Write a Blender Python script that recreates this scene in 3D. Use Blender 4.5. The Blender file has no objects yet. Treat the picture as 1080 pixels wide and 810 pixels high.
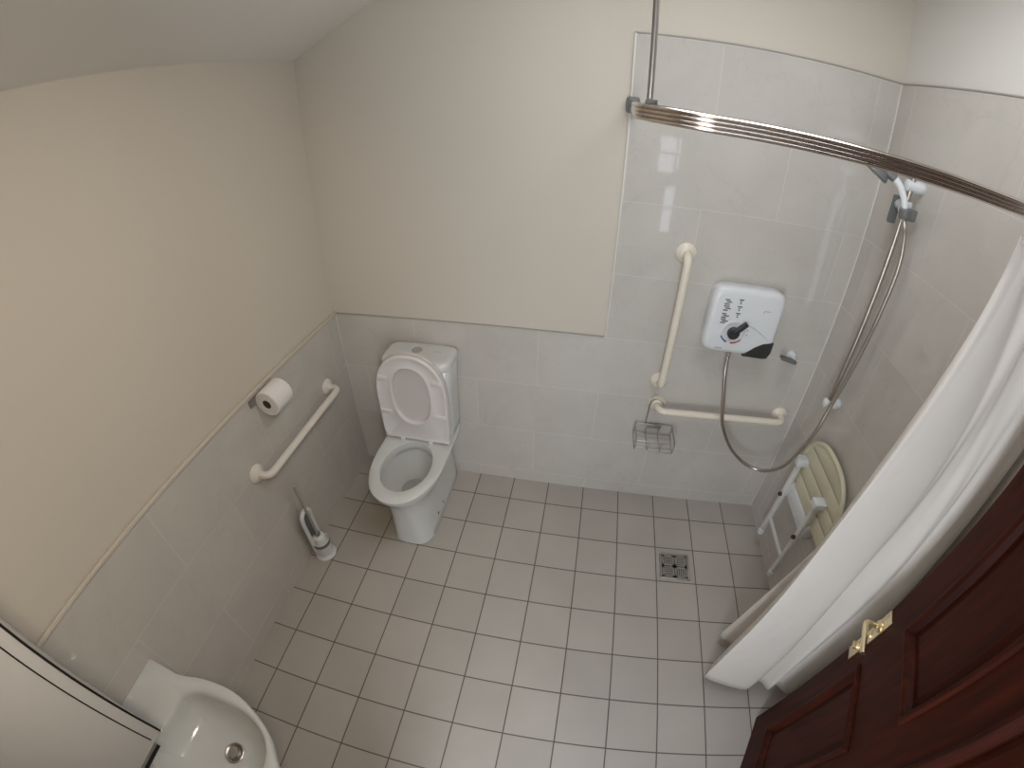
import bpy, bmesh, math, random
from mathutils import Vector, Matrix
random.seed(4)
sc = bpy.context.scene
C = sc.collection
PI = math.pi
# ------------------------------------------------------------------ room measures (metres)
XL, XR, YB = -1.121, 1.192, 0.155          # left wall, right wall, back wall (tile faces)
H1, H2, XT = 0.981, 2.184, 0.198           # low tiling, high tiling, where the high tiling starts
YF, YN, XN = -1.80, -2.15, -0.25           # front wall, front wall of the niche behind the basin, return wall
ZC = 2.60
ROOF = lambda x: 2.153 + 0.494 * (x - XL)  # sloping ceiling
XFLAT = XL + (ZC - 2.153) / 0.494

# ------------------------------------------------------------------ materials
def new_mat(name):
    m = bpy.data.materials.new(name); m.use_nodes = True
    nt = m.node_tree
    return m, nt, nt.nodes['Principled BSDF']
def setp(b, **k):
    for a, v in k.items():
        b.inputs[a.replace('_', ' ')].default_value = v
def rgb(r, g, b): return (r, g, b, 1)
def simple(name, col, rough=0.5, metal=0.0, noise=0.04, scale=30, coat=0.0, bump=0.0):
    m, nt, b = new_mat(name)
    setp(b, Roughness=rough, Metallic=metal)
    if coat: b.inputs['Coat Weight'].default_value = coat
    tc = nt.nodes.new('ShaderNodeNewGeometry')
    n = nt.nodes.new('ShaderNodeTexNoise'); n.inputs['Scale'].default_value = scale; n.inputs['Detail'].default_value = 3
    nt.links.new(tc.outputs['Position'], n.inputs['Vector'])
    mx = nt.nodes.new('ShaderNodeMix'); mx.data_type = 'RGBA'
    mx.inputs[6].default_value = rgb(*[c * (1 - noise) for c in col]); mx.inputs[7].default_value = rgb(*[min(1, c * (1 + noise)) for c in col])
    nt.links.new(n.outputs['Fac'], mx.inputs[0]); nt.links.new(mx.outputs[2], b.inputs['Base Color'])
    if bump:
        bp = nt.nodes.new('ShaderNodeBump'); bp.inputs['Strength'].default_value = bump; bp.inputs['Distance'].default_value = 0.002
        nt.links.new(n.outputs['Fac'], bp.inputs['Height']); nt.links.new(bp.outputs['Normal'], b.inputs['Normal'])
    return m

def pos_vec(nt, ax_u, off_u, ax_v, off_v):
    g = nt.nodes.new('ShaderNodeNewGeometry'); s = nt.nodes.new('ShaderNodeSeparateXYZ'); c = nt.nodes.new('ShaderNodeCombineXYZ')
    nt.links.new(g.outputs['Position'], s.inputs[0])
    for ax, off, i in ((ax_u, off_u, 0), (ax_v, off_v, 1)):
        a = nt.nodes.new('ShaderNodeMath'); a.operation = 'ADD'; a.inputs[1].default_value = off
        nt.links.new(s.outputs[ax], a.inputs[0]); nt.links.new(a.outputs[0], c.inputs[i])
    return g, c

def wall_tile(name, axis, off):
    m, nt, b = new_mat(name)
    g, v = pos_vec(nt, axis, off, 'Z', -0.08 + 6.0 * 0.3 - 1.8)
    br = nt.nodes.new('ShaderNodeTexBrick'); br.offset = 0.5; br.offset_frequency = 2
    for k, val in (('Scale', 1.0), ('Mortar Size', 0.0016), ('Mortar Smooth', 0.3), ('Bias', 0.0), ('Brick Width', 0.6), ('Row Height', 0.3)):
        br.inputs[k].default_value = val
    br.inputs['Color1'].default_value = rgb(.575, .542, .50); br.inputs['Color2'].default_value = rgb(.595, .562, .52)
    br.inputs['Mortar'].default_value = rgb(.645, .61, .57)
    nt.links.new(v.outputs[0], br.inputs['Vector'])
    # soft cloudy blotches and thin veins of the stone-effect glaze
    n1 = nt.nodes.new('ShaderNodeTexNoise'); n1.inputs['Scale'].default_value = 4.5; n1.inputs['Detail'].default_value = 5; n1.inputs['Distortion'].default_value = 0.8
    nt.links.new(g.outputs['Position'], n1.inputs['Vector'])
    r1 = nt.nodes.new('ShaderNodeMapRange'); r1.inputs[1].default_value = .3; r1.inputs[2].default_value = .7; r1.inputs[3].default_value = .955; r1.inputs[4].default_value = 1.03
    nt.links.new(n1.outputs['Fac'], r1.inputs[0])
    n2 = nt.nodes.new('ShaderNodeTexNoise'); n2.inputs['Scale'].default_value = 3.1; n2.inputs['Detail'].default_value = 4; n2.inputs['Distortion'].default_value = 1.6
    nt.links.new(g.outputs['Position'], n2.inputs['Vector'])
    a = nt.nodes.new('ShaderNodeMath'); a.operation = 'SUBTRACT'; a.inputs[1].default_value = .52; nt.links.new(n2.outputs['Fac'], a.inputs[0])
    ab = nt.nodes.new('ShaderNodeMath'); ab.operation = 'ABSOLUTE'; nt.links.new(a.outputs[0], ab.inputs[0])
    r2 = nt.nodes.new('ShaderNodeMapRange'); r2.inputs[1].default_value = 0; r2.inputs[2].default_value = .012; r2.inputs[3].default_value = .95; r2.inputs[4].default_value = 1
    nt.links.new(ab.outputs[0], r2.inputs[0])
    mu = nt.nodes.new('ShaderNodeMath'); mu.operation = 'MULTIPLY'; nt.links.new(r1.outputs[0], mu.inputs[0]); nt.links.new(r2.outputs[0], mu.inputs[1])
    mx = nt.nodes.new('ShaderNodeMix'); mx.data_type = 'RGBA'; mx.blend_type = 'MULTIPLY'; mx.inputs[0].default_value = 1
    nt.links.new(br.outputs['Color'], mx.inputs[6]); nt.links.new(mu.outputs[0], mx.inputs[7]); nt.links.new(mx.outputs[2], b.inputs['Base Color'])
    rr = nt.nodes.new('ShaderNodeMapRange'); rr.inputs[3].default_value = .04; rr.inputs[4].default_value = .6
    nt.links.new(br.outputs['Fac'], rr.inputs[0]); nt.links.new(rr.outputs[0], b.inputs['Roughness'])
    bp = nt.nodes.new('ShaderNodeBump'); bp.invert = True; bp.inputs['Strength'].default_value = .3; bp.inputs['Distance'].default_value = .001
    nt.links.new(br.outputs['Fac'], bp.inputs['Height']); nt.links.new(bp.outputs['Normal'], b.inputs['Normal'])
    b.inputs['IOR'].default_value = 1.5
    return m

def floor_tile(name):
    m, nt, b = new_mat(name)
    g, v = pos_vec(nt, 'X', 0, 'Y', 0)
    br = nt.nodes.new('ShaderNodeTexBrick'); br.offset = 0.0
    for k, val in (('Scale', 1.0), ('Mortar Size', 0.0028), ('Mortar Smooth', 0.25), ('Bias', 0.0), ('Brick Width', 0.2), ('Row Height', 0.2)):
        br.inputs[k].default_value = val
    br.inputs['Color1'].default_value = rgb(.43, .395, .355); br.inputs['Color2'].default_value = rgb(.47, .43, .39)
    br.inputs['Mortar'].default_value = rgb(.135, .11, .092)
    nt.links.new(v.outputs[0], br.inputs['Vector'])
    n = nt.nodes.new('ShaderNodeTexNoise'); n.inputs['Scale'].default_value = 3.5; n.inputs['Detail'].default_value = 6
    nt.links.new(g.outputs['Position'], n.inputs['Vector'])
    r = nt.nodes.new('ShaderNodeMapRange'); r.inputs[1].default_value = .3; r.inputs[2].default_value = .7; r.inputs[3].default_value = .94; r.inputs[4].default_value = 1.05
    nt.links.new(n.outputs['Fac'], r.inputs[0])
    # yellowish, darker patch on the floor beside the pan
    sub = nt.nodes.new('ShaderNodeVectorMath'); sub.operation = 'DISTANCE'; sub.inputs[1].default_value = (-.80, -.28, 0)
    nt.links.new(g.outputs['Position'], sub.inputs[0])
    rs = nt.nodes.new('ShaderNodeMapRange'); rs.inputs[1].default_value = .04; rs.inputs[2].default_value = .2; rs.inputs[3].default_value = .55; rs.inputs[4].default_value = 0
    nt.links.new(sub.outputs['Value'], rs.inputs[0])
    st = nt.nodes.new('ShaderNodeMix'); st.data_type = 'RGBA'; st.blend_type = 'MULTIPLY'; st.inputs[7].default_value = rgb(.74, .66, .45)
    nt.links.new(rs.outputs[0], st.inputs[0]); nt.links.new(br.outputs['Color'], st.inputs[6])
    mx = nt.nodes.new('ShaderNodeMix'); mx.data_type = 'RGBA'; mx.blend_type = 'MULTIPLY'; mx.inputs[0].default_value = 1
    nt.links.new(st.outputs[2], mx.inputs[6]); nt.links.new(r.outputs[0], mx.inputs[7]); nt.links.new(mx.outputs[2], b.inputs['Base Color'])
    rr = nt.nodes.new('ShaderNodeMapRange'); rr.inputs[3].default_value = .42; rr.inputs[4].default_value = .8
    nt.links.new(br.outputs['Fac'], rr.inputs[0]); nt.links.new(rr.outputs[0], b.inputs['Roughness'])
    bp = nt.nodes.new('ShaderNodeBump'); bp.invert = True; bp.inputs['Strength'].default_value = .5; bp.inputs['Distance'].default_value = .0015
    nt.links.new(br.outputs['Fac'], bp.inputs['Height']); nt.links.new(bp.outputs['Normal'], b.inputs['Normal'])
    return m

def wood(name):
    m, nt, b = new_mat(name)
    g = nt.nodes.new('ShaderNodeNewGeometry')
    mp = nt.nodes.new('ShaderNodeMapping'); mp.inputs['Scale'].default_value = (9, 9, .9)
    nt.links.new(g.outputs['Position'], mp.inputs[0])
    n = nt.nodes.new('ShaderNodeTexNoise'); n.inputs['Scale'].default_value = 4; n.inputs['Detail'].default_value = 7; n.inputs['Distortion'].default_value = .6
    nt.links.new(mp.outputs[0], n.inputs['Vector'])
    cr = nt.nodes.new('ShaderNodeValToRGB')
    cr.color_ramp.elements[0].position = .3; cr.color_ramp.elements[0].color = rgb(.022, .0042, .0018)
    cr.color_ramp.elements[1].position = .75; cr.color_ramp.elements[1].color = rgb(.062, .0105, .0045)
    nt.links.new(n.outputs['Fac'], cr.inputs[0]); nt.links.new(cr.outputs[0], b.inputs['Base Color'])
    setp(b, Roughness=.5); b.inputs['Specular IOR Level'].default_value = .12
    return m

def cloth(name):
    m, nt, b = new_mat(name)
    out = nt.nodes['Material Output']
    setp(b, Roughness=.55); b.inputs['Base Color'].default_value = rgb(.92, .885, .85)
    g = nt.nodes.new('ShaderNodeNewGeometry')
    n = nt.nodes.new('ShaderNodeTexNoise'); n.inputs['Scale'].default_value = 5; n.inputs['Detail'].default_value = 3
    nt.links.new(g.outputs['Position'], n.inputs['Vector'])
    bp = nt.nodes.new('ShaderNodeBump'); bp.inputs['Strength'].default_value = .45; bp.inputs['Distance'].default_value = .02
    nt.links.new(n.outputs['Fac'], bp.inputs['Height']); nt.links.new(bp.outputs['Normal'], b.inputs['Normal'])
    t = nt.nodes.new('ShaderNodeBsdfTranslucent'); t.inputs['Color'].default_value = rgb(.90, .82, .72)
    ms = nt.nodes.new('ShaderNodeMixShader'); ms.inputs[0].default_value = .3
    nt.links.new(b.outputs[0], ms.inputs[1]); nt.links.new(t.outputs[0], ms.inputs[2]); nt.links.new(ms.outputs[0], out.inputs['Surface'])
    return m

M = dict(
    paint=simple('cream_wall_paint', (.64, .585, .505), .75, noise=.015, scale=3, bump=.02),
    ceil=simple('white_ceiling_paint', (.82, .79, .75), .85, noise=.015, scale=3),
    floor=floor_tile('square_floor_tiles'),
    tile_x=wall_tile('stone_glaze_tiles_back', 'X', -0.2), tile_y=wall_tile('stone_glaze_tiles_side', 'Y', 0.24),
    trim=simple('white_tile_trim', (.74, .71, .66), .4),
    ceramic=simple('white_vitreous_china', (.66, .67, .655), .12, coat=.3, noise=.01),
    cover=simple('white_cover_plastic', (.64, .595, .58), .3, noise=.01), seat=simple('white_seat_plastic', (.76, .725, .715), .25, noise=.01),
    white=simple('white_plastic', (.76, .78, .80), .28, noise=.01),
    white_soft=simple('white_matt_plastic', (.72, .73, .74), .4, noise=.02),
    bar=simple('cream_bar_plastic', (.80, .735, .62), .3, noise=.02),
    bar_white=simple('ivory_bar_plastic', (.78, .74, .67), .3, noise=.02),
    chrome=simple('polished_chrome', (.72, .71, .70), .12, 1.0, noise=.02),
    steel=simple('brushed_steel', (.50, .48, .46), .35, 1.0, noise=.08),
    rail=simple('satin_aluminium', (.72, .66, .61), .2, 1.0, noise=.03),
    hose=simple('steel_hose', (.50, .46, .42), .3, 1.0, noise=.05),
    dark=simple('dark_grey_plastic', (.035, .037, .035), .35),
    grey=simple('grey_plastic', (.16, .165, .165), .4),
    print=simple('printed_grey', (.09, .09, .10), .6),
    pale_print=simple('printed_pale_grey', (.42, .44, .46), .6),
    red=simple('printed_red', (.5, .03, .04), .5), blue=simple('printed_blue', (.03, .06, .3), .5),
    paper=simple('tissue_paper', (.80, .775, .755), .9, noise=.03, scale=120, bump=.1),
    card=simple('brown_card_tube', (.10, .075, .055), .9),
    cream_slat=simple('cream_slat_plastic', (.70, .65, .49), .4, noise=.03),
    frame=simple('grey_coated_frame', (.72, .71, .69), .35),
    handle=simple('dull_grey_handle', (.36, .34, .31), .45), paint_cool=simple('cream_paint_cool_lit', (.74, .715, .675), .75, noise=.015, scale=3, bump=.02),  # right wall paint: the cooler light there is put into a whiter colour
    brass=simple('polished_brass', (.88, .75, .50), .3, 1.0, noise=.04),
    wood=wood('mahogany_wood'), cloth=cloth('white_curtain_fabric'),
    cab=simple('white_cabinet_laminate', (.68, .655, .625), .45, noise=.02),
    bristle=simple('white_bristles', (.74, .74, .73), .9, noise=.15, scale=200, bump=.6),
    water=simple('still_water', (.36, .365, .35), .05),
    hall=simple('hall_paint', (.55, .52, .48), .8), black=simple('matt_black', (.012, .011, .01), .8),
    grout=simple('tile_edge_grout', (.40, .375, .34), .7), silicone=simple('white_sealant', (.66, .635, .60), .4),
)

# ------------------------------------------------------------------ mesh builder
class MB:
    def __init__(s): s.v = []; s.f = []
    def add(s, vs, fs):
        o = len(s.v); s.v += [tuple(v) for v in vs]; s.f += [tuple(i + o for i in f) for f in fs]
    def box(s, x0, x1, y0, y1, z0, z1, T=None):
        vs = [Vector((x, y, z)) for z in (z0, z1) for y in (y0, y1) for x in (x0, x1)]
        if T: vs = [T @ v for v in vs]
        s.add(vs, [(0, 2, 3, 1), (4, 5, 7, 6), (0, 1, 5, 4), (2, 6, 7, 3), (0, 4, 6, 2), (1, 3, 7, 5)])
        return s
    def loft(s, rings, cap0=True, cap1=True, closed=True):
        n = len(rings[0]); vs = [v for r in rings for v in r]; fs = []
        for k in range(len(rings) - 1):
            for i in range(n if closed else n - 1):
                j = (i + 1) % n
                fs.append((k * n + i, k * n + j, (k + 1) * n + j, (k + 1) * n + i))
        if cap0: fs.append(tuple(reversed(range(n))))
        if cap1: fs.append(tuple((len(rings) - 1) * n + i for i in range(n)))
        s.add(vs, fs); return s
    def tube(s, path, r, n=12, closed=False):
        P = [Vector(p) for p in path]; m = len(P); rings = []
        up = None
        for i, p in enumerate(P):
            if closed: t = (P[(i + 1) % m] - P[i - 1]).normalized()
            else: t = (P[min(i + 1, m - 1)] - P[max(i - 1, 0)]).normalized()
            if up is None:
                up = t.orthogonal().normalized()
            up = (up - t * up.dot(t)).normalized(); b = t.cross(up)
            rr = r[i] if isinstance(r, (list, tuple)) else r
            rings.append([p + (up * math.cos(2 * PI * k / n) + b * math.sin(2 * PI * k / n)) * rr for k in range(n)])
        if closed: rings.append(rings[0]); s.loft(rings, False, False)
        else: s.loft(rings)
        return s
    def lathe(s, prof, o, d, n=32):
        d = Vector(d).normalized(); a = d.orthogonal().normalized(); b = d.cross(a); o = Vector(o)
        rings = [[o + d * h + (a * math.cos(2 * PI * k / n) + b * math.sin(2 * PI * k / n)) * max(r, 1e-5) for k in range(n)] for r, h in prof]
        return s.loft(rings)
    def sweep(s, sec, path, norms, closed_sec=True):
        # sec: (a, b) pairs; a along the horizontal normal of the path, b upwards
        rings = [[Vector(p) + Vector(nm) * a + Vector((0, 0, b)) for a, b in sec] for p, nm in zip(path, norms)]
        return s.loft(rings)
    def build(s, name, mat, parent=None, bevel=0, seg=2, smooth=True, ang=40, sub=0):
        me = bpy.data.meshes.new(name)
        bm = bmesh.new()
        vs = [bm.verts.new(v) for v in s.v]
        for f in s.f:
            try: bm.faces.new([vs[i] for i in f])
            except ValueError: pass
        bmesh.ops.remove_doubles(bm, verts=bm.verts, dist=1e-6)
        bmesh.ops.recalc_face_normals(bm, faces=bm.faces)
        if bevel:
            es = [e for e in bm.edges if len(e.link_faces) == 2 and e.calc_face_angle(0) > math.radians(30)]
            bmesh.ops.bevel(bm, geom=es, offset=bevel, segments=seg, profile=.5, affect='EDGES', clamp_overlap=True)
        # keep the origin at the centre of the shape's foot
        xs = [v.co for v in bm.verts]
        lo = Vector([min(c[i] for c in xs) for i in range(3)]); hi = Vector([max(c[i] for c in xs) for i in range(3)])
        org = Vector(((lo.x + hi.x) / 2, (lo.y + hi.y) / 2, lo.z))
        for v in bm.verts: v.co -= org
        bm.to_mesh(me); bm.free()
        if smooth:
            me.shade_smooth()
            me.set_sharp_from_angle(angle=math.radians(ang))
        me.materials.append(M[mat])
        o = bpy.data.objects.new(name, me); C.objects.link(o)
        wp = Vector((0, 0, 0))
        q = parent
        while q: wp += q.location; q = q.parent
        o.parent = parent; o.location = org - wp
        if sub:
            md = o.modifiers.new('Subdivision', 'SUBSURF'); md.levels = sub; md.render_levels = sub
        return o

def bez(pts, n=10):
    # Catmull-Rom through the points
    P = [Vector(p) for p in pts]; P = [P[0] * 2 - P[1]] + P + [P[-1] * 2 - P[-2]]; out = []
    for i in range(1, len(P) - 2):
        for k in range(n):
            t = k / n; a, b, c, d = P[i - 1:i + 3]
            out.append(.5 * ((2 * b) + (c - a) * t + (2 * a - 5 * b + 4 * c - d) * t * t + (3 * b - a - 3 * c + d) * t ** 3))
    return out + [P[-2]]
def rounded(pts, rad, n=6):
    # polyline with rounded corners
    P = [Vector(p) for p in pts]; out = [P[0]]
    for a, b, c in zip(P, P[1:], P[2:]):
        u = (a - b).normalized(); v = (c - b).normalized()
        for k in range(n + 1):
            t = k / n; out.append((b + u * rad) * (1 - t) ** 2 + b * 2 * t * (1 - t) + (b + v * rad) * t * t)
    return out + [P[-1]]

def thing(name, label, cat, loc, group=None):
    o = bpy.data.objects.new(name, None); C.objects.link(o); o.empty_display_size = .05
    o.location = loc; o['label'] = label; o['category'] = cat
    if group: o['group'] = group
    return o
def tag(o, label, cat, group=None):
    o['label'] = label; o['category'] = cat
    if group: o['group'] = group
    return o
def struct(o, label=None):
    o['kind'] = 'structure'
    if label: o['label'] = label
    return o

# ------------------------------------------------------------------ the room
T = 0.12; PB = 0.006                       # wall thickness, how far the paint lies behind the tile face
struct(MB().box(XL - T, XR + T, YN - T, YB + T, -0.1, 0).build('floor', 'floor', smooth=False), 'floor of square grey-beige tiles with dark grout')
ZT = 2.75
struct(MB().box(XL - T, XR + T, YB + PB, YB + T, 0, ZT).build('wall_back', 'paint', smooth=False), 'cream painted back wall')
struct(MB().box(XL - T, XL - PB, YN - T, YB + PB, 0, ZT).build('wall_left', 'paint', smooth=False), 'cream painted left wall')
struct(MB().box(XR + PB, XR + T, YN - T, YB + PB, 0, ZT).build('wall_right', 'paint_cool', smooth=False), 'painted right wall, toned paler for the cool light there')
DW0, DW1, DH = -0.13, 0.735, 2.03
w = MB(); w.box(XN - .08, DW0, YF - T, YF, 0, ZT); w.box(DW1, XR + PB, YF - T, YF, 0, ZT); w.box(DW0, DW1, YF - T, YF, DH, ZT)
struct(w.build('wall_front', 'paint', smooth=False), 'cream painted front wall round the doorway')
struct(MB().box(XL - PB, XN - .08, YN - T, YN, 0, ZT).build('wall_niche', 'paint', smooth=False))
struct(MB().box(XN - .08, XN, YN, YF - T, 0, ZT).build('wall_return', 'paint', smooth=False))
# ceiling: a slope rising from the left wall, then flat
c = MB()
ys = (YN - T, YB + T)
xs = [(XL - T, ROOF(XL - T)), (XFLAT, ZC), (XR + T, ZC)]
c.loft([[Vector((x, y, z)) for x, z in xs] + [Vector((x, y, z + .1)) for x, z in reversed(xs)] for y in ys])
struct(c.build('ceiling', 'ceil', smooth=False), 'white ceiling sloping up from the left wall')
# tile cladding
def clad(name, mat, pts, nrm, depth=PB + .002, label=None):
    n = Vector(nrm) * -depth
    m = MB(); m.loft([[Vector(p) for p in pts], [Vector(p) + n for p in pts]])
    return struct(m.build(name, mat, smooth=False), label)
clad('wall_back_tiles', 'tile_x', [(XL, YB, 0), (XR, YB, 0), (XR, YB, H2), (XT, YB, H2), (XT, YB, H1), (XL, YB, H1)], (0, -1, 0), label='grey stone-effect tiles on the back wall, tall in the shower corner')
clad('wall_left_tiles', 'tile_y', [(XL, YB, 0), (XL, YB, H1), (XL, YN, H1), (XL, YN, 0)], (1, 0, 0), label='low grey tiling on the left wall')
clad('wall_right_tiles', 'tile_y', [(XR, YB, 0), (XR, YB, H2), (XR, -.98, H2), (XR, -.98, 0)], (-1, 0, 0), label='tall grey tiling on the right wall of the shower')
# trims
def trim(i, x0, x1, y0, y1, z0, z1, label=None, mat='trim'): struct(MB().box(x0, x1, y0, y1, z0, z1).build('trim_%d' % i, mat, bevel=.001), label)
trim(1, XL, XL + .010, YN, YB, H1, H1 + .012, mat='paint')
trim(2, XL, XT, YB - .003, YB + PB, H1, H1 + .005, mat='grout')
trim(3, XT - .006, XT, YB - .004, YB + PB, H1, H2 + .005)
trim(4, XT - .006, XR, YB - .004, YB + PB, H2, H2 + .005, mat='grout')
trim(5, XR - .004, XR + PB, -.98, YB, H2, H2 + .005, mat='grout')
trim(6, XR - .006, XR, YB - .006, YB, 0, H2)
trim(7, XL, XL + .004, YB - .004, YB, 0, H1, mat='silicone')
# doorway lining
d = MB(); d.box(DW0 - .07, DW0, YF, YF + .018, 0, DH + .07); d.box(DW0, DW1 + .07, YF, YF + .018, DH, DH + .07); d.box(DW1, DW1 + .07, YF, YF + .018, 0, DH)
struct(d.build('trim_8', 'wood', bevel=.003), 'mahogany architrave round the doorway')
# the hall beyond the doorway, with a window (it is seen mirrored in the glossy tiles)
HX0, HX1, HY = -.9, 1.7, -4.0
struct(MB().box(HX0, HX1, HY, YN - T, -.1, 0).build('floor_hall', 'hall', smooth=False))
struct(MB().box(HX0, HX1, HY - .1, YF - T, 2.4, 2.5).build('ceiling_hall', 'ceil', smooth=False))
struct(MB().box(HX0 - .1, HX0, HY - .1, YN - T, 0, 2.4).build('wall_hall_left', 'hall', smooth=False))
struct(MB().box(HX1, HX1 + .1, HY - .1, YF - T, 0, 2.4).build('wall_hall_right', 'hall', smooth=False))
struct(MB().box(XR + T, HX1 + .1, YN - T, YN - T + .1, 0, 2.4).build('wall_hall_near', 'hall', smooth=False))
holes = [(.80, 1.26, 1.10, 1.60), (.93, 1.17, .32, .98)]
w = MB(); w.box(HX0, .80, HY - .1, HY, 0, 2.4); w.box(1.26, HX1, HY - .1, HY, 0, 2.4); w.box(.80, 1.26, HY - .1, HY, 1.60, 2.4); w.box(.80, 1.26, HY - .1, HY, .98, 1.10)
w.box(.80, .93, HY - .1, HY, 0, .98); w.box(1.17, 1.26, HY - .1, HY, 0, .98); w.box(.93, 1.17, HY - .1, HY, 0, .32)
struct(w.build('wall_hall_far', 'hall', smooth=False))
for k, (wx0, wx1, wz0, wz1) in enumerate(holes):
    w = MB(); t = .03; zm = (wz0 + wz1) / 2
    for z in (wz0, zm, wz1 - t): w.box(wx0, wx1, HY - .06, HY - .02, z, z + t)
    for x in (wx0, (wx0 + wx1) / 2 if k == 0 else wx0, wx1 - t): w.box(x, x + t, HY - .06, HY - .02, wz0, wz1)
    struct(w.build('window_%d' % (k + 1), 'trim', bevel=.002))

# ------------------------------------------------------------------ toilet
def sup(n_front, n_back, w, yf, ym, yb, z, x0, N=72):
    out = []
    for i in range(N):
        a = 2 * PI * i / N; cs, sn = math.cos(a), math.sin(a)
        n = n_back if sn >= 0 else n_front
        x = w * math.copysign(abs(cs) ** (2 / n), cs)
        y = (yb - ym if sn >= 0 else ym - yf) * math.copysign(abs(sn) ** (2 / n), sn)
        out.append(Vector((x0 + x, ym + y, z)))
    return out
TX = -.662
t = thing('toilet', 'white close-coupled toilet with raised seat in the back left corner', 'toilet', (TX, -.1, 0))
r = []
for z, w_, yf, ym, nf, nb, x0 in ((0, .109, -.394, -.2, 3.4, 9, -.642), (.006, .113, -.403, -.2, 3.4, 9, -.642), (.05, .110, -.397, -.2, 3.2, 9, -.646), (.14, .106, -.394, -.2, 3.0, 9, -.649),
                         (.22, .106, -.394, -.2, 2.8, 9, -.653), (.28, .118, -.408, -.2, 2.5, 9, -.657), (.33, .148, -.436, -.19, 2.3, 9, -.66), (.365, .170, -.458, -.18, 2.2, 9, TX),
                         (.388, .178, -.468, -.17, 2.15, 9, TX), (.400, .180, -.470, -.17, 2.15, 9, TX), (.405, .176, -.465, -.17, 2.15, 9, TX)):
    r.append(sup(nf, nb, w_, yf, ym, .15, z, x0))
for z, ax, ay, yc in ((.4055, .129, .175, -.232), (.402, .122, .168, -.232), (.375, .119, .165, -.232), (.352, .121, .167, -.232), (.348, .127, .172, -.232), (.338, .127, .172, -.232),
                  (.30, .116, .156, -.226), (.25, .095, .128, -.215), (.215, .075, .10, -.205), (.18, .058, .078, -.20), (.155, .045, .06, -.195)):
    r.append([Vector((TX + ax * math.cos(2 * PI * i / 72), yc + ay * math.sin(2 * PI * i / 72), z)) for i in range(72)])
pan = MB().loft(r).build('pan', 'ceramic', t, ang=50)
MB().lathe([(.0001, 0), (.066, 0), (.066, .002), (.0001, .002)], (TX, -.2, .196), (0, 0, 1)).build('water', 'water', pan)
for y, z in ((-.141, .056), (-.225, .064)):
    MB().lathe([(.0085, -.006), (.0085, .003), (.006, .005), (.0001, .005)], (-.540, y, z), (1, 0, 0), 16).build('fixing_cap', 'dark', pan)
r = [sup(7, 7, w_, yf, .06, .148, z, -.65) for z, w_, yf in ((.404, .150, -.004), (.41, .156, -.010), (.46, .160, -.014), (.70, .166, -.018), (.808, .168, -.019), (.812, .165, -.016))]
MB().loft(r).build('cistern', 'ceramic', t, ang=50)
r = [sup(4.5, 9, w_, yf, .06, .15, z, -.65) for z, w_, yf in ((.813, .166, -.018), (.816, .172, -.025), (.840, .173, -.027), (.850, .170, -.023), (.855, .160, -.012), (.8565, .14, .01))]
lidc = MB().loft(r).build('cistern_lid', 'ceramic', t, ang=50)
MB().lathe([(.026, -.002), (.026, .003), (.022, .005), (.020, .004), (.0001, .0055)], (-.665, .085, .856), (0, 0, 1)).build('flush_button', 'chrome', lidc)
MB().box(-.585, -.545, .083, .089, .8555, .8575).build('maker_mark', 'pale_print', lidc)
# raised seat ring and, behind it, the raised cover
TILT = Matrix.Translation((0, -.048, .425)) @ Matrix.Rotation(math.radians(-1.0), 4, 'X')   # local: x across, z up the seat, -y to the room
def seat_outline(w_, h, N=72, n=2.3, zb=0.0, hm=.25, nb=13):
    out = []
    for i in range(N):
        a = 2 * PI * i / N; cs, sn = math.cos(a), math.sin(a)
        e = n if sn >= 0 else nb
        x = w_ * math.copysign(abs(cs) ** (2 / e), cs)
        z = hm + (h - hm if sn >= 0 else hm - zb) * math.copysign(abs(sn) ** (2 / e), sn)
        out.append((x, z))
    return out
SX = -.664
def ringpts(o, y): return [TILT @ Vector((SX + x, y, z)) for x, z in o]
def hole(a, b, zc, N=72): return [(a * math.copysign(abs(math.cos(2 * PI * i / N)) ** (2 / 2.3), math.cos(2 * PI * i / N)), zc + b * math.copysign(abs(math.sin(2 * PI * i / N)) ** (2 / 2.3), math.sin(2 * PI * i / N))) for i in range(N)]
MB().loft([ringpts(seat_outline(.170, .480), .022), ringpts(seat_outline(.176, .486), .018), ringpts(seat_outline(.176, .486), .008), ringpts(seat_outline(.172, .482), .004)]).build('seat_cover', 'cover', t)
so = MB(); R0 = [ringpts(seat_outline(.171, .478), .003), ringpts(seat_outline(.176, .483), -.003), ringpts(seat_outline(.176, .483), -.014), ringpts(seat_outline(.171, .478), -.020),
      ringpts(seat_outline(.164, .470), -.020), ringpts(seat_outline(.160, .466), -.017), ringpts(hole(.106, .170, .258), -.016), ringpts(hole(.101, .165, .258), -.019), ringpts(hole(.097, .160, .258), -.018), ringpts(hole(.094, .156, .258), -.012), ringpts(hole(.094, .156, .258), .003)]
so.loft(R0 + [R0[0]], False, False)
seat = so.build('seat_ring', 'seat', t, ang=45)
for sx in (-1, 1):
    for z in (.16, .355):
        b = MB(); k = 1 if z < .3 else .94
        b.box(min(sx * .108, sx * .166 * k), max(sx * .108, sx * .166 * k), -.0245, -.013, z - .011, z + .011, Matrix(TILT) @ Matrix.Translation((SX, 0, 0)))
        b.build('buffer', 'seat', seat, bevel=.004)
for x in (-.738, -.59):
    h = MB(); h.box(x - .011, x + .011, -.075, -.028, .404, .428); h.lathe([(.010, -.016), (.010, .016)], (x, -.056, .428), (1, 0, 0), 16)
    h.build('hinge', 'seat', t, bevel=.002)
MB().box(-.835, -.493, -.066, -.047, .418, .434).build('hinge_bar', 'seat', t, bevel=.004)

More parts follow.
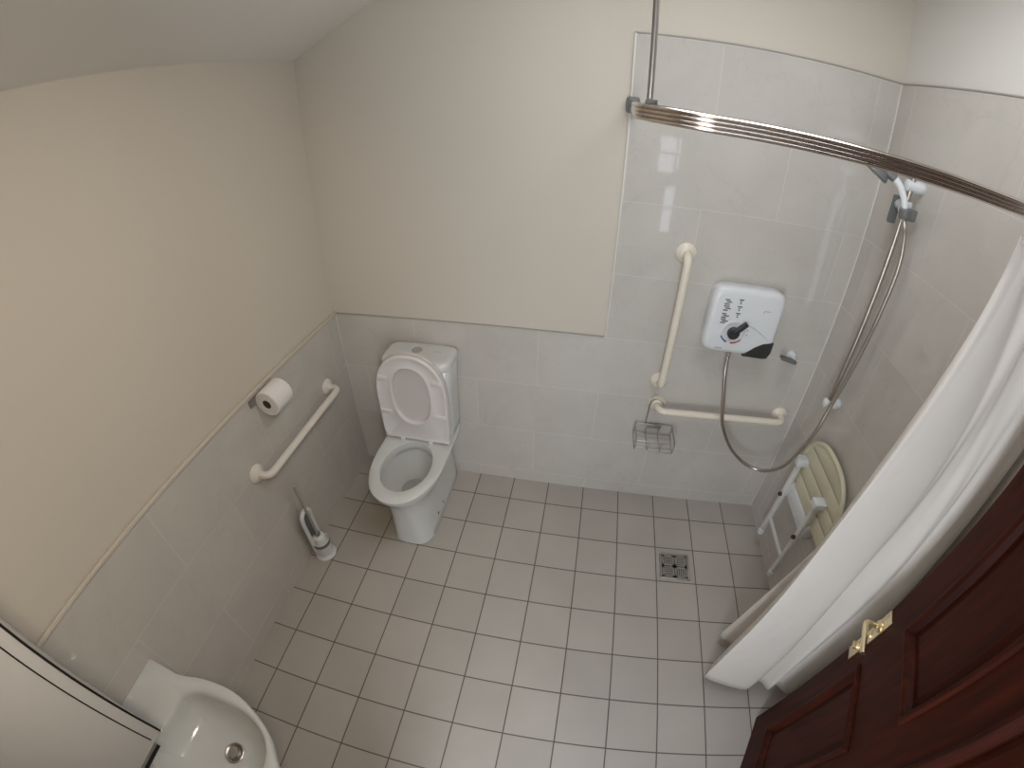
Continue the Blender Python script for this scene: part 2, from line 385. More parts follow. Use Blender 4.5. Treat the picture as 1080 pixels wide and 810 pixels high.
# ------------------------------------------------------------------ grab bars
def grab_bar(name, label, p0, p1, nrm, mat, so=.07, rb=.0165):
    p0, p1, n = Vector(p0), Vector(p1), Vector(nrm)
    t = thing(name, label, 'grab bar', (p0 + p1) / 2, 'plastic grab bars')
    MB().tube(rounded([p0 + n * .006, p0 + n * so, p1 + n * so, p1 + n * .006], .04, 10), rb, 20).build('bar', mat, t)
    for p in (p0, p1):
        MB().lathe([(.042, 0), (.042, .006), (.039, .010), (.030, .013), (.024, .020), (.018, .022), (.0001, .022)], p + n * .0005, n).build('flange', mat, t)
    return t
grab_bar('grab_bar', 'ivory horizontal grab bar on the left wall below the toilet roll', (XL, -.672, .682), (XL, -.058, .682), (1, 0, 0), 'bar_white')
grab_bar('grab_bar', 'cream vertical grab bar on the back wall left of the shower unit', (.472, YB, 1.404), (.472, YB, .792), (0, -1, 0), 'bar')
grab_bar('grab_bar', 'cream horizontal grab bar on the back wall under the shower unit', (.487, YB, .662), (1.105, YB, .674), (0, -1, 0), 'bar')

# ------------------------------------------------------------------ toilet roll and its holder
t = thing('toilet_roll_holder', 'dark chrome toilet roll holder fixed at the top of the left wall tiles', 'toilet roll holder', (XL, -.48, .93))
MB().box(XL + .001, XL + .010, -.565, -.400, .938, .968).build('back_plate', 'steel', t, bevel=.002)
MB().tube(rounded([(XL + .006, -.405, .955), (-1.058, -.405, .955), (-1.058, -.47, .955)], .012), .006, 12).build('roll_arm', 'chrome', t)
rl = MB(); prof = [(.020, 0), (.052, 0), (.056, .004), (.056, .103), (.052, .107), (.020, .107)]
a = []
for rr, h in prof + [prof[0]]:
    a.append([Vector((-1.058 + rr * math.cos(2 * PI * i / 48), -.533 + h, .9415 + rr * math.sin(2 * PI * i / 48))) for i in range(48)])
rt = thing('toilet_roll', 'white toilet roll on the holder above the left grab bar', 'toilet roll', (-1.058, -.48, .885))
rl.loft(a, False, False).build('paper', 'paper', rt)
tb = []
for rr, h in ((.0198, .001), (.0198, .106), (.0185, .106), (.0185, .001), (.0198, .001)):
    tb.append([Vector((-1.058 + rr * math.cos(2 * PI * i / 32), -.533 + h, .9415 + rr * math.sin(2 * PI * i / 32))) for i in range(32)])
MB().loft(tb, False, False).build('card_tube', 'card', rt)

# ------------------------------------------------------------------ toilet brush and holder
bx, by = -1.052, -.565
t = thing('toilet_brush_holder', 'white toilet brush holder with arched back on the floor by the left wall', 'toilet brush holder', (bx, by, 0))
cup = MB(); pr = [(.054, 0), (.056, .006), (.052, .012), (.044, .018), (.044, .115), (.041, .118), (.039, .115), (.039, .02), (.0001, .02)]
cup.lathe(pr, (bx, by, 0), (0, 0, 1), 40).build('cup', 'white_soft', t)
ar = [(bx - .024, by - .034, z) for z in (.05, .12, .2, .27)] + [(bx - .020, by - .034 * math.cos(PI * k / 8), .295 + .034 * math.sin(PI * k / 8)) for k in range(9)] + [(bx - .024, by + .034, z) for z in (.27, .2, .12, .05)]
MB().tube(ar, .011, 12).build('arched_back', 'white', t)
MB().box(bx - .034, bx - .028, by - .028, by + .028, .10, .31).build('back_panel', 'grey', t, bevel=.001)
MB().lathe([(.0445, 0), (.0455, .002), (.0455, .020), (.0445, .022)], (bx, by, .088), (0, 0, 1), 40).build('band', 'grey', t)
t = thing('toilet_brush', 'white toilet brush standing upright in the holder by the left wall', 'toilet brush', (bx, by, .03))
hd = [(.0001, .022), (.024, .024), (.033, .04), (.036, .07), (.036, .12), (.030, .145), (.016, .155), (.0001, .155)]
MB().lathe(hd, (bx, by, 0), (0, 0, 1), 40).build('brush_head', 'bristle', t)
MB().tube([(bx, by, .15), (bx - .001, by, .25), (bx - .004, by, .38), (bx - .007, by, .47), (bx - .008, by, .505)], [.0065, .006, .006, .0085, .006], 14).build('handle', 'handle', t)
MB().lathe([(.012, 0), (.014, .003), (.014, .018), (.008, .024)], (bx, by, .152), (0, 0, 1), 24).build('collar', 'grey', t)

# ------------------------------------------------------------------ electric shower on the back wall
t = thing('electric_shower', 'white electric shower unit with black dial on the back wall', 'electric shower', (.75, YB, 1.02))
def plate(y, x0, x1, z0, z1, n=7, N=64, skew=0):
    xc, zc, a, b = (x0 + x1) / 2, (z0 + z1) / 2, (x1 - x0) / 2, (z1 - z0) / 2; out = []
    for i in range(N):
        c_, s_ = math.cos(2 * PI * i / N), math.sin(2 * PI * i / N)
        out.append(Vector((xc + a * math.copysign(abs(c_) ** (2 / n), c_), y, zc + b * math.copysign(abs(s_) ** (2 / n), s_))))
    return out
FY = .068
body = MB().loft([plate(YB - .0005, .603, .913, 1.005, 1.306), plate(.118, .598, .911, 1.007, 1.311), plate(.090, .596, .908, 1.016, 1.316), plate(.076, .601, .903, 1.024, 1.311), plate(.070, .609, .895, 1.032, 1.302), plate(FY, .622, .882, 1.045, 1.288)]).build('housing', 'white', t, ang=60)
MB().lathe([(.050, 0), (.050, .002), (.044, .004), (.041, .002), (.0001, .0025)], (.714, FY, 1.126), (0, -1, 0), 48).build('dial_ring', 'white_soft', t)
k = MB().lathe([(.026, .003), (.026, .016), (.023, .019), (.0001, .019)], (.714, FY, 1.122), (0, -1, 0), 32).build('dial_knob', 'dark', t)
A = Matrix.Translation((.714, FY, 1.122)) @ Matrix.Rotation(math.radians(-48), 4, 'Y')
MB().box(.006, .070, -.021, -.005, -.011, .011, A).build('pointer', 'dark', k, bevel=.004)
# dark corner panel: flush with the face, a quarter-leaf shape
pts = [(.782, 1.018), (.800, 1.040), (.828, 1.066), (.860, 1.086), (.9035, 1.096), (.9035, 1.05), (.893, 1.020), (.872, 1.016)]
cp = MB(); cp.loft([[Vector((x, FY - .004, z)) for x, z in pts], [Vector((x, FY + .03, z)) for x, z in pts]]); cp.build('corner_panel', 'dark', t, bevel=.001)
# swoosh crease from the dial to the right
MB().tube(bez([(.760, FY - .0005, 1.165), (.800, FY - .0005, 1.150), (.84, FY - .0005, 1.128), (.872, FY + .001, 1.105)], 6), .0012, 6).build('face_crease', 'pale_print', t)
# printed markings: two columns of small ticks, red and blue arcs, faint badge
rng = random.Random(3)
def mark(m): m.build('lettering', 'print', t, smooth=False)
for zs_ in ((1.262, 1.253, 1.243, 1.234, 1.225, 1.216), (1.200, 1.192, 1.184, 1.176, 1.168, 1.160)):
    mk = MB()
    for i, z in enumerate(zs_):
        x = .648 + (.006 if i % 3 == 1 else 0); mk.box(x, x + .018 + .008 * rng.random(), FY - .0006, FY + .001, z - .0025, z + .0025)
    mark(mk)
for zs_ in ((1.268, 1.260, 1.252), (1.238, 1.230, 1.222), (1.208, 1.200, 1.192)):
    mk = MB()
    for i, z in enumerate(zs_):
        x = .705 + (.005 if i % 3 else 0); mk.box(x, x + (.007 if i % 3 else .019), FY - .0006, FY + .001, z - .0024, z + .0024)
    mark(mk)
for a_ in (15, -5):
    mark(MB().lathe([(.0025, 0), (.0025, .0006)], (.714 + .062 * math.cos(math.radians(a_)), FY + .0001, 1.122 + .062 * math.sin(math.radians(a_))), (0, -1, 0), 8))
def arc(a0, a1, r0, r1, mat, name):
    m = MB(); n = 10
    P = [(a0 + (a1 - a0) * i / n) for i in range(n + 1)]
    o = [Vector((.714 + r0 * math.cos(math.radians(a)), FY - .0012, 1.122 + r0 * math.sin(math.radians(a)))) for a in P] + [Vector((.714 + r1 * math.cos(math.radians(a)), FY - .0012, 1.122 + r1 * math.sin(math.radians(a)))) for a in reversed(P)]
    m.loft([o, [v + Vector((0, .003, 0)) for v in o]]); m.build(name, mat, t, smooth=False)
arc(205, 250, .047, .053, 'blue', 'cold_arc'); arc(270, 325, .047, .053, 'red', 'hot_arc')
bd = MB(); bd.box(.822, .848, FY - .0006, FY + .001, 1.2315, 1.2345); bd.box(.820, .823, FY - .0006, FY + .001, 1.222, 1.232); bd.build('badge', 'pale_print', t, smooth=False)
MB().box(.655, .685, FY - .0003, FY + .006, 1.040, 1.046).build('lower_badge', 'pale_print', t, smooth=False)
MB().lathe([(.011, 0), (.011, .022), (.009, .024)], (.735, .10, 1.012), (0, 0, -1), 20).build('outlet_nut', 'chrome', t)

# hose
hp = bez([(.735, .10, .990), (.735, .07, .916), (.766, .045, .754), (.801, .05, .640), (.888, .062, .50), (.985, .045, .425), (1.068, .008, .425), (1.100, -.072, .53), (1.090, -.156, .69), (1.098, -.194, .86), (1.114, -.188, 1.0),
          (1.126, -.198, 1.2), (1.126, -.214, 1.4), (1.124, -.222, 1.58), (1.116, -.206, 1.69), (1.110, -.184, 1.736)], 12)
tag(MB().tube(hp, .0085, 14).build('shower_hose', 'hose'), 'steel shower hose looping from the shower unit up to the hand shower', 'shower hose')

# riser rail with slider and brackets
t = thing('riser_rail', 'chrome shower riser rail on white brackets at the right wall', 'shower rail', (XR, -.13, .95))
rx, ry = 1.143, -.122
MB().tube([(rx, ry, .945), (rx, ry, 1.90)], .0115, 20).build('pole', 'hose', t)
for z in (.960, 1.845):
    b = MB(); b.lathe([(.020, 0), (.022, .004), (.022, .035), (.019, .040), (.019, XR - rx + .018), (.014, XR - rx + .022)], (XR, ry, z), (-1, 0, 0), 28)
    b.build('bracket', 'white', t)
sl = MB(); sl.lathe([(.020, 0), (.022, .003), (.022, .037), (.020, .04)], (rx, ry, 1.752), (0, 0, 1), 28); sl.lathe([(.017, 0), (.017, .042), (.014, .046)], (rx, ry, 1.772), (0, 1, 0), 24)
sl = sl.build('slider', 'white', t)
MB().box(rx - .022, rx + .012, ry + .044, ry + .058, 1.70, 1.80).build('lever', 'grey', sl, bevel=.006)
cl = MB(); cl.tube([(rx - .008, ry - .012, 1.762), (1.112, -.176, 1.758)], .015, 16); cl.lathe([(.017, -.016), (.020, -.01), (.020, .014), (.016, .018)], (1.108, -.180, 1.757), (-.2, 0, 1), 20); cl.build('handset_clip', 'grey', sl)
MB().box(rx - .02, rx + .02, ry - .055, ry - .03, 1.735, 1.775).build('knob', 'grey', sl, bevel=.006)
# hand shower
t = thing('hand_shower', 'white hand shower with dark grey head clipped on the riser rail', 'hand shower', (1.108, -.18, 1.75))
MB().tube(bez([(1.109, -.181, 1.732), (1.102, -.174, 1.785), (1.083, -.156, 1.830), (1.058, -.138, 1.858)], 8), [.0095 + .0035 * i / 24 for i in range(25)], 18).build('handle', 'white', t)
hdn = Vector((-.42, .18, -.80)).normalized(); hc = Vector((1.000, -.112, 1.862))
MB().lathe([(.0001, -.028), (.018, -.027), (.038, -.017), (.049, -.004), (.051, .004), (.048, .009), (.0001, .010)], hc, hdn, 36).build('spray_head', 'grey', t)
MB().tube([(1.062, -.140, 1.854), (1.035, -.127, 1.870), (1.008, -.115, 1.880)], [.014, .017, .012], 16).build('neck', 'grey', t)

# handset peg beside the shower unit
t = thing('handset_holder', 'small white wall peg with grey clip right of the shower unit', 'holder', (1.046, YB, 1.0))
MB().lathe([(.026, 0), (.026, .012), (.022, .018), (.013, .022), (.013, .05), (.0001, .052)], (1.046, YB - .0005, 1.003), (0, -1, 0), 28).build('base', 'white', t)
g = MB(); A = Matrix.Translation((1.034, .098, 1.006)) @ Matrix.Rotation(math.radians(12), 4, 'Y')
g.box(-.045, .016, -.014, .014, -.008, .008, A); g.box(-.062, -.04, -.014, -.006, -.008, .008, A); g.box(-.062, -.04, .006, .014, -.008, .008, A)
g.build('clip', 'grey', t, bevel=.002)

# ------------------------------------------------------------------ wire soap caddy hung on the grab bar
t = thing('soap_caddy', 'small wire soap basket hooked over the left end of the lower grab bar', 'soap basket', (.49, .09, .46))
wr = .0026; x0, x1, y0, y1 = .402, .588, .008, .140
MB().tube(bez([(.452, .138, .535), (.452, .132, .60), (.450, .120, .672), (.460, .114, .702), (.480, .108, .712), (.500, .104, .703), (.512, .102, .685)], 8), wr * 1.15, 10).build('hook', 'steel', t)
rim = MB()
rim.tube(rounded([(x0 + .02, y1, .535), (x0, y1, .535), (x0, y0, .535), (x1, y0, .535), (x1, y1, .535), (x0 + .02, y1, .535)], .012), wr * 1.3, 10); rim.build('rim', 'steel', t)
bk = MB()
for x in (x0, x0 + .062, x0 + .124, x1):
    bk.tube(rounded([(x, y1, .535), (x, y1, .475), (x, y0, .475), (x, y0, .535)], .01), wr, 8)
for y in (y0 + .001, .04, .074, .108, y1 - .001): bk.tube([(x0, y, .474), (x1, y, .474)], wr, 8)
for z in (.495, .515): bk.tube([(x0, y0, z), (x1, y0, z)], wr * .9, 8)
bk.build('basket_wires', 'steel', t)
MB().box(.463, .533, .136, .141, .512, .538).build('clip_plate', 'steel', t, bevel=.001)

# ------------------------------------------------------------------ fold-up shower seat on the right wall
t = thing('shower_bench', 'cream slatted fold-up shower seat folded against the right wall', 'shower seat', (XR, -.29, .1))
def seat_top(y): # curved front edge of the folded seat
    u = (y + .315) / .205
    return .64 + .18 * max(0, 1 - abs(u) ** 2.6) ** .5
zs = [(.515, .585), (.592, .662), (.669, .738), (.745, .84)]
ya, yb_ = -.52, -.11
for i, (z0, z1) in enumerate(zs):
    ylist = [ya + (yb_ - ya) * k / 32 for k in range(33)]
    ylist = [y for y in ylist if seat_top(y) > z0 + .004]
    lo = [(y, z0) for y in ylist]; hi = [(y, min(z1, seat_top(y))) for y in reversed(ylist)]
    m = MB(); o = lo + hi
    m.loft([[Vector((1.158, y, z)) for y, z in o], [Vector((1.176, y, z)) for y, z in o]])
    m.build('slat', 'cream_slat', t, bevel=.002)
edge = [(y, seat_top(y)) for y in [ya + (yb_ - ya) * (.5 - .5 * math.cos(PI * k / 40)) for k in range(41)]]
m = MB(); m.tube([(1.164, y, z) for y, z in [(ya + .001, .52)] + edge + [(yb_ - .001, .52)]], .011, 10); m.build('seat_rim', 'cream_slat', t)
for y in (-.150, -.400):
    lg = MB(); lg.box(1.122, 1.144, y - .012, y + .012, .165, .65); lg = lg.build('leg', 'frame', t, bevel=.004)
    MB().lathe([(.015, 0), (.016, .003), (.016, .03), (.012, .032)], (1.133, y, .137), (0, 0, 1), 20).build('rubber_foot', 'white_soft', lg)
    MB().lathe([(.010, 0), (.010, .012), (.006, .016)], (1.122, y - .004, .44), (-1, 0, 0), 16).build('bolt', 'dark', lg)
    MB().box(1.108, 1.168, y - .024, y + .024, .640, .672).build('hinge_bracket', 'white', t, bevel=.004)
MB().box(1.126, 1.140, -.39, -.16, .262, .278).build('cross_bar', 'frame', t, bevel=.003)
MB().box(1.150, XR - .001, -.40, -.165, .432, .512).build('wall_plate', 'white', t, bevel=.006)
for y in (-.150, -.400): MB().box(1.140, XR - .001, y - .014, y + .014, .44, .52).build('wall_bracket', 'frame', t, bevel=.003)

# ------------------------------------------------------------------ floor drain
t = thing('floor_drain', 'square steel floor drain with slotted grate in the shower floor', 'drain', (.696, -.309, 0))
dx0, dx1, dy0, dy1 = .620, .772, -.385, -.233
m = MB(); e = .011
m.box(dx0, dx1, dy0, dy0 + e, .0002, .004); m.box(dx0, dx1, dy1 - e, dy1, .0002, .004); m.box(dx0, dx0 + e, dy0 + e, dy1 - e, .0002, .004); m.box(dx1 - e, dx1, dy0 + e, dy1 - e, .0002, .004)
m.build('drain_frame', 'steel', t, bevel=.0008)
MB().box(dx0 + e, dx1 - e, dy0 + e, dy1 - e, .0002, .0012).build('slot_shade', 'black', t, smooth=False)  # flat black sheet: shade below the slots put into its colour
m = MB(); xm, ym = (dx0 + dx1) / 2, (dy0 + dy1) / 2; q = .054
for qx in (0, 1):
    for qy in (0, 1):
        X0 = dx0 + .013 + qx * .065; Y0 = dy0 + .013 + qy * .065; L = .061
        m.box(X0, X0 + L, Y0, Y0 + .009, .0014, .0045); m.box(X0, X0 + L, Y0 + L - .009, Y0 + L, .0014, .0045); m.box(X0, X0 + .009, Y0, Y0 + L, .0014, .0045); m.box(X0 + L - .009, X0 + L, Y0, Y0 + L, .0014, .0045)
        for i in range(4):
            a_ = .0125 + i * .0100
            if (qx + qy) % 2 == 0: m.box(X0 + .008, X0 + L - .008, Y0 + a_, Y0 + a_ + .0068, .0014, .0042)
            else: m.box(X0 + a_, X0 + a_ + .0068, Y0 + .008, Y0 + L - .008, .0014, .0042)
m.build('grate', 'steel', t, smooth=False)

# ------------------------------------------------------------------ curtain rail and curtain
t = thing('curtain_rail', 'ribbed metal shower curtain rail bent from back wall to right wall', 'curtain rail', (.2, YB, 1.906))
RY, RX, RR = -.87, .158, .11
path = [(.203, .150), (RX + .006, RY + RR + .12), (RX, RY + RR)]; nr = [(-1, -.04, 0), (-1, -.04, 0), (-1, 0, 0)]
for k in range(1, 13):
    a_ = PI / 2 * k / 12
    path.append((RX + RR - RR * math.cos(a_), RY + RR - RR * math.sin(a_))); nr.append((-math.cos(a_), -math.sin(a_), 0))
path += [(.8, RY), (XR - .001, RY)]; nr += [(0, -1, 0), (0, -1, 0)]
lift = lambda x: .012 * max(0, min(1, (.42 - x) / .26))     # the rod holds the bend a little high
sec = [(-.006, .0), (.004, .0)]
for i in range(4):
    z = .0012 + i * .0066; sec += [(.006, z), (.0075, z + .0018), (.0075, z + .0036), (.006, z + .0052), (.0042, z + .0059)]
sec += [(.004, .028), (-.006, .028)]
MB().sweep(sec, [(x, y, 1.906 + lift(x)) for x, y in path], nr).build('rail', 'rail', t, ang=30)
m = MB(); m.box(.178, .226, .126, YB - .0005, 1.905, 1.962); m.build('wall_bracket', 'grey', t, bevel=.010)
m = MB(); m.box(.188, .218, .10, .132, 1.910, 1.952); m.build('rail_cap', 'grey', t, bevel=.006)
hx, hy = .1725, -.800
MB().tube([(hx, hy, 1.948), (hx - .006, hy, ZC)], .0052, 14).build('hanger_rod', 'steel', t)
MB().box(hx - .006, hx + .012, hy - .012, hy + .012, 1.944, 1.953).build('rod_clip', 'grey', t, bevel=.002)
MB().lathe([(.028, 0), (.028, .006), (.012, .012)], (hx - .006, hy, ZC - .0005), (0, 0, -1), 24).build('ceiling_rose', 'steel', t)

bot = [(1.13, -.70), (.99, -.675), (.872, -.690), (.868, -.712), (.92, -.75), (.86, -.80), (.800, -.872), (.806, -.892), (.90, -.920), (.966, -.932), (.985, -.912), (1.005, -.885), (1.035, -.905), (1.06, -.940), (1.085, -.930), (1.10, -.912), (1.13, -.945), (1.158, -.962), (1.176, -.950), (1.178, -.90), (1.172, -.86)]
Bp = bez([(x, y, 0) for x, y in bot], 8)
nP = len(Bp); rings = []
NZ = 40
for k in range(NZ + 1):
    u = k / NZ; z = 1.872 - (1.872 - .058) * u
    e = 1 - (1 - u) ** 2.6                 # pleats tight at the rail, spread at the hem
    rg = []
    for i, p in enumerate(Bp):
        f = i / (nP - 1)
        tx = .895 + .283 * max(0, (f - .25) / .75) + .05 * max(0, .25 - f); ty = RY + .022 * math.sin(f * 2 * PI * 5.0) * min(1, max(0, (f - .35) / .15)) - .075 * max(0, (f - .55) / .45) ** 1.5 + .05 * max(0, .25 - f)
        # the first folds hang from the same part of the rail as the front ones
        eb = e
        if f < .27:                         # the hem of the back layer swings out only low down
            w_ = min(1, (.27 - f) / .06); eb = e + (u ** 1.4 - e) * w_
        x = tx + (p.x - tx) * eb; y = ty + (p.y - ty) * eb
        x += .006 * math.sin(z * 5 + f * 14) * e; y += .008 * math.sin(z * 4.1 + f * 9) * e * (1 - .5 * u)
        rg.append(Vector((min(x, XR - .008), y, z + (.012 * math.sin(f * 11) * u))))
    rings.append(rg)
t = thing('shower_curtain', 'white shower curtain bunched at the right wall behind the open door', 'shower curtain', (1.0, RY, .05))
cu = MB().loft(rings, False, False, closed=False).build('drape', 'cloth', t, ang=180)
md = cu.modifiers.new('Solidify', 'SOLIDIFY'); md.thickness = .0012; md.offset = 0
for k in range(7):
    x = .905 + k * .043
    MB().tube(rounded([(x, RY + .004, 1.915), (x, RY - .004, 1.885), (x, RY, 1.862)], .006), .003, 8).build('hook', 'white', t)

# ------------------------------------------------------------------ open door (hinged at the front wall)
E = Vector((1.025, -1.042, 0)); u = Vector((-.087, -.209, 0)).normalized(); n = Vector((u.y, -u.x, 0))
A = Matrix(((u.x, n.x, 0, E.x), (u.y, n.y, 0, E.y), (0, 0, 1, 0), (0, 0, 0, 1)))   # local: s along the door, n out of the visible face, z up
DWID, DHT, DT = .812, 1.985, .040
dr = bpy.data.objects.new('door_1', None); C.objects.link(dr); dr.location = E; dr.empty_display_size = .1; struct(dr, 'dark mahogany panelled door standing open at the right')
cols = [(.096, .351), (.461, .716)]; rows = [(.178, .800), (1.010, 1.865)]
fr = MB(); z0 = .006
for s0, s1 in ((0, .096), (.351, .461), (.716, DWID)): fr.box(s0, s1, -DT, 0, z0, DHT, A)
for c0, c1 in cols:
    for za, zb in ((z0, .178), (.800, 1.010), (1.865, DHT)): fr.box(c0, c1, -DT, 0, za, zb, A)
fr.build('door_frame', 'wood', dr, smooth=False)
for c0, c1 in cols:
    for za, zb in rows:
        p = MB(); i0 = [(c0, za), (c1, za), (c1, zb), (c0, zb)]
        def off(d, y): return [A @ Vector((a_ + (d if a_ == c0 else -d), y, b_ + (d if b_ == za else -d))) for a_, b_ in i0]
        p.loft([off(-.002, -.028), off(-.002, .003), off(.004, .008), off(.012, .009), off(.020, .003), off(.026, -.012), off(.030, -.013), off(.05, -.008), off(.055, -.008)])
        p.build('door_panel', 'wood', dr, smooth=False)
lk = MB(); lk.box(.004, .046, -.0005, .005, .727, .953, A)
plate_o = lk.build('lever_handle', 'brass', dr, bevel=.002)
m = MB(); m.tube([A @ Vector(p) for p in rounded([(.024, .004, .895), (.024, .050, .895), (.125, .050, .893)], .014)], [.010] * 4 + [.0085] * 12 if False else .0085, 14); m.build('lever', 'brass', plate_o)
m = MB(); m.lathe([(.018, 0), (.018, .006), (.013, .010)], A @ Vector((.024, .004, .895)), n, 24); m.lathe([(.011, 0), (.011, .006), (.008, .008)], A @ Vector((.024, .004, .845)), n, 20); m.build('rose', 'brass', plate_o)
m = MB(); m.box(.012, .036, .004, .020, .772, .780, A); m.lathe([(.013, 0), (.013, .006)], A @ Vector((.024, .004, .776)), n, 20); m.build('thumb_turn', 'brass', plate_o, bevel=.001)
m = MB(); m.box(-.0012, .0003, -.030, -.008, .74, .94, A); m.build('lock_face', 'brass', dr)
for z in (.25, 1.0, 1.75):
    m = MB(); m.lathe([(.006, 0), (.006, .09)], A @ Vector((DWID + .004, -.002, z)), (0, 0, 1), 12); m.build('hinge', 'brass', dr)

# ------------------------------------------------------------------ basin on the left wall
BY, BZ = -1.622, .585
t = thing('washbasin', 'white wall-hung washbasin at the bottom left below the cabinet', 'washbasin', (XL, BY, BZ - .17))
BW, BX0, BX1 = .158, XL + .002, -.532
N = 96
def basin_outline(s=1.0, dz=0, inset=0):
    # deck at the wall with straight shoulders, then a rounded bowl
    half = [(BX0, BW), (BX0 + .09, BW - .001), (BX0 + .125, BW - .002), (BX0 + .165, BW + .006), (BX0 + .215, BW + .020), (BX0 + .28, BW + .028), (BX0 + .34, BW + .027), (BX0 + .40, BW + .012), (BX0 + .460, BW - .014), (BX0 + .515, BW - .050), (BX0 + .555, BW - .095), (BX1 - .006, BW - .128), (BX1, 0)]
    h = bez([(a_, b_, 0) for a_, b_ in half], 4)
    L = [Vector((p.x, BY + max(p.y, 0), BZ)) for p in h]; L2 = [Vector((p.x, BY - max(p.y, 0), BZ)) for p in reversed(h[:-1])]
    return L + L2
OUT = basin_outline(); n_o = len(OUT)
ctr = Vector((BX0 + .30, BY, BZ))
def grow(f, dz, c=None, fw=0):
    c = c or ctr; out = []
    for p in OUT:
        q = c + (p - c) * f; q.z = BZ + dz
        q.x = max(q.x, BX0); out.append(q)
    return out
BC = Vector((BX0 + .355, BY + .004, BZ))           # centre of the bowl
def bowl(ax, ay, dz, n_=2.35, dx=0):
    out = []
    for p in OUT:
        a_ = math.atan2((p.y - BY) / .18, (p.x - BC.x) / .23)
        c_, s_ = math.cos(a_), math.sin(a_)
        nn = 3.2 if c_ < 0 else 2.25
        out.append(Vector((BC.x + dx + ax * math.copysign(abs(c_) ** (2 / nn), c_), BC.y + ay * math.copysign(abs(s_) ** (2 / nn), s_), BZ + dz)))
    return out
def low(f, dz, xk):
    out = []
    for p in OUT:
        q = Vector((BX0 + (p.x - BX0) * xk, BY + (p.y - BY) * f, BZ + dz)); out.append(q)
    return out
rings = [low(.50, -.175, .55), low(.62, -.170, .62), low(.80, -.13, .80), low(.95, -.075, .95), low(1.0, -.035, 1.0), low(1.01, -.012, 1.004), low(1.0, -.003, 1.0), low(.985, 0, .993),
         bowl(.192, .149, .0005), bowl(.185, .143, -.005), bowl(.181, .139, -.018), bowl(.180, .136, -.05), bowl(.165, .122, -.085), bowl(.130, .095, -.112), bowl(.07, .052, -.122), bowl(.024, .024, -.124)]
MB().loft(rings).build('basin_body', 'ceramic', t, ang=60)
wx, wy = -.742, -1.600
w_ = MB().lathe([(.0001, -.003), (.033, -.003), (.033, .003), (.030, .0045), (.023, .002), (.0205, -.001), (.0001, -.001)], (wx, wy, BZ - .1195), (0, 0, 1), 36).build('waste', 'steel', t)
MB().lathe([(.0001, 0), (.018, 0), (.018, .009), (.016, .011), (.0001, .0115)], (wx - .001, wy + .001, BZ - .1195), (0, 0, 1), 28).build('plug', 'steel', w_)

tp = MB().lathe([(.026, 0), (.026, .004), (.020, .010), (.019, .075), (.015, .085), (.0001, .087)], (XL + .055, -1.735, BZ - .001), (0, 0, 1), 28).build('tap', 'chrome', t)
MB().tube(rounded([(XL + .055, -1.735, BZ + .05), (XL + .14, -1.732, BZ + .062), (XL + .165, -1.731, BZ + .045)], .02), .011, 16).build('spout', 'chrome', tp)
MB().tube([(XL + .055, -1.735, BZ + .085), (XL + .065, -1.735, BZ + .098), (XL + .12, -1.735, BZ + .108)], .006, 12).build('tap_lever', 'chrome', tp)
# cabinet above the basin
CX, CY1, CY0, CZ0, CZ1 = -.808, -1.6405, -2.10, .752, 1.46
t = thing('wall_cabinet', 'pale wall cabinet with two dark edge lines above the washbasin', 'cabinet', (XL, (CY0 + CY1) / 2, CZ0))
MB().box(XL + .001, CX - .022, CY0, CY1 - .001, CZ0 + .003, CZ1).build('carcass', 'cab', t, bevel=.001)
dk = MB().box(CX - .020, CX, CY0, CY1, CZ0, CZ1).build('door', 'cab', t, bevel=.0008)
MB().box(CX - .021, CX + .0006, CY1 - .0040, CY1 + .0012, CZ0, CZ1).build('edge_strip', 'black', dk)
MB().box(CX - .001, CX + .0007, CY1 - .0365, CY1 - .0330, CZ0 + .018, CZ1).build('inlay_line', 'black', dk)
b = MB(); b.box(CX - .022, CX - .002, CY0 + .02, CY1 - .036, CZ0 - .034, CZ0 - .003); hb = b.build('pull_bar', 'steel', t, bevel=.003)
MB().box(CX - .0025, CX - .0005, CY0 + .02, CY1 - .038, CZ0 - .031, CZ0 - .016).build('pull_dark_strip', 'black', hb)  # black strip along the lower half of the bar's face

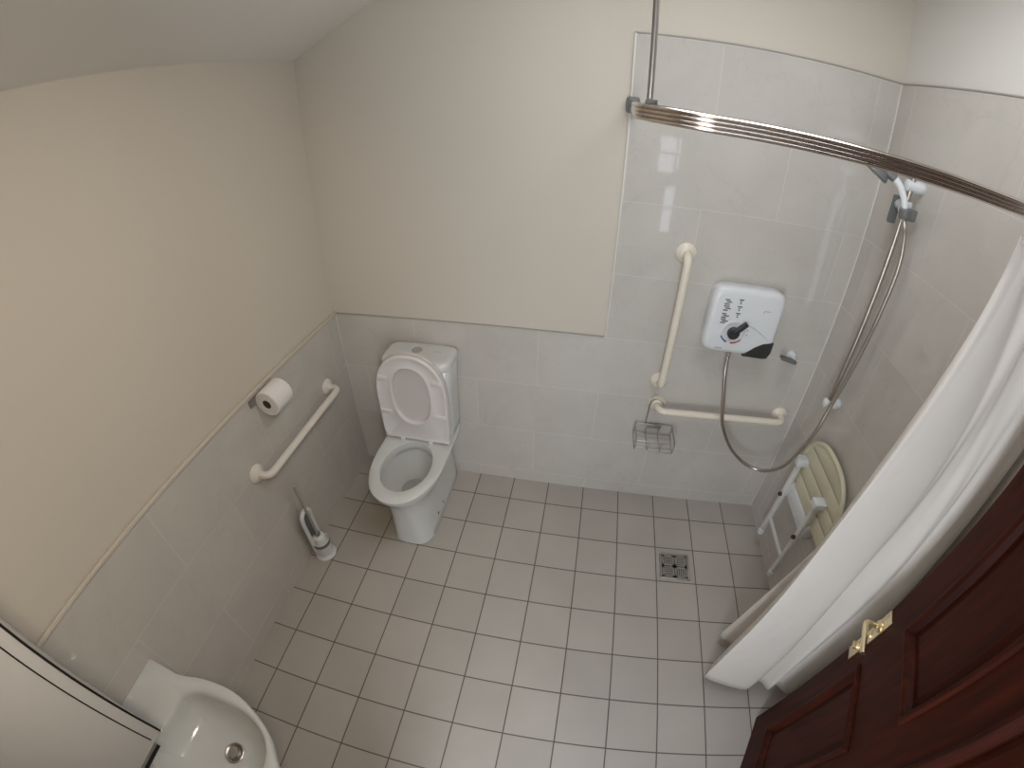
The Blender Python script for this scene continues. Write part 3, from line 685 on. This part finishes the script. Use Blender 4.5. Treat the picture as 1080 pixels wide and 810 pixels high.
# ------------------------------------------------------------------ light
def area(name, loc, rot, sx, sy, power, col):
    l = bpy.data.lights.new(name, 'AREA'); l.shape = 'RECTANGLE'; l.size = sx; l.size_y = sy; l.energy = power; l.color = col
    o = bpy.data.objects.new(name, l); o.location = loc; o.rotation_euler = rot; C.objects.link(o); return o
area('ceiling_light', (.45, -.70, 2.57), (0, 0, 0), .8, .7, 9.6, (.94, .97, 1))
d_ = Vector((-1.12, -1.05, .95)) - Vector((.30, -1.70, 2.36))
sl_ = bpy.data.lights.new('warm_fill_spot', 'SPOT'); sl_.energy = 44; sl_.color = (1, .86, .68); sl_.spot_size = math.radians(95); sl_.spot_blend = 1; sl_.shadow_soft_size = .14  # unseen warm spot, added to brighten the front of the left wall
so_ = bpy.data.objects.new('warm_fill_spot', sl_); so_.location = (.30, -1.70, 2.36); so_.rotation_euler = d_.to_track_quat('-Z', 'Y').to_euler(); C.objects.link(so_)
area('hall_daylight', (.08, -2.3, 1.15), (math.radians(90), 0, 0), .42, 1.7, 22, (.88, .94, 1))
wl = bpy.data.worlds.new('world'); sc.world = wl; wl.use_nodes = True
nt = wl.node_tree; bg = nt.nodes['Background']
sky = nt.nodes.new('ShaderNodeTexSky'); sky.sky_type = 'HOSEK_WILKIE'; sky.turbidity = 6; sky.sun_direction = (.2, .6, .7)
mx = nt.nodes.new('ShaderNodeMix'); mx.data_type = 'RGBA'; mx.inputs[0].default_value = .8; mx.inputs[7].default_value = (.8, .88, 1, 1)
nt.links.new(sky.outputs[0], mx.inputs[6]); nt.links.new(mx.outputs[2], bg.inputs['Color']); bg.inputs['Strength'].default_value = 4.5
sc.view_settings.view_transform = 'Standard'
sc.view_settings.look = 'None'
sc.view_settings.exposure = -0.1

# ------------------------------------------------------------------ camera: wide fisheye action-camera lens
cam = bpy.data.cameras.new('camera'); co = bpy.data.objects.new('camera', cam); C.objects.link(co); sc.camera = co
R = ((0.9829663501, -0.1117767952, 0.1458872889), (0.1836880465, 0.5716499378, -0.7996718413), (0.0059883014, 0.8128482608, 0.5824447142))
mw = Matrix(R).to_4x4(); mw.translation = (0.0990318, -1.5958495, 1.9469090)
co.matrix_world = mw
cam.type = 'PANO'; cam.panorama_type = 'FISHEYE_LENS_POLYNOMIAL'
cam.sensor_fit = 'HORIZONTAL'; cam.sensor_width = 36; cam.sensor_height = 27
cam.clip_start = .01; cam.clip_end = 100
cam.fisheye_fov = math.radians(180)
cam.fisheye_polynomial_k0 = 0
for i, kk in enumerate((0.0637469212739797, -5.2543714592747214e-05, -2.3467511314779963e-05, 5.204072504592214e-07)):
    setattr(cam, 'fisheye_polynomial_k%d' % (i + 1), -kk)
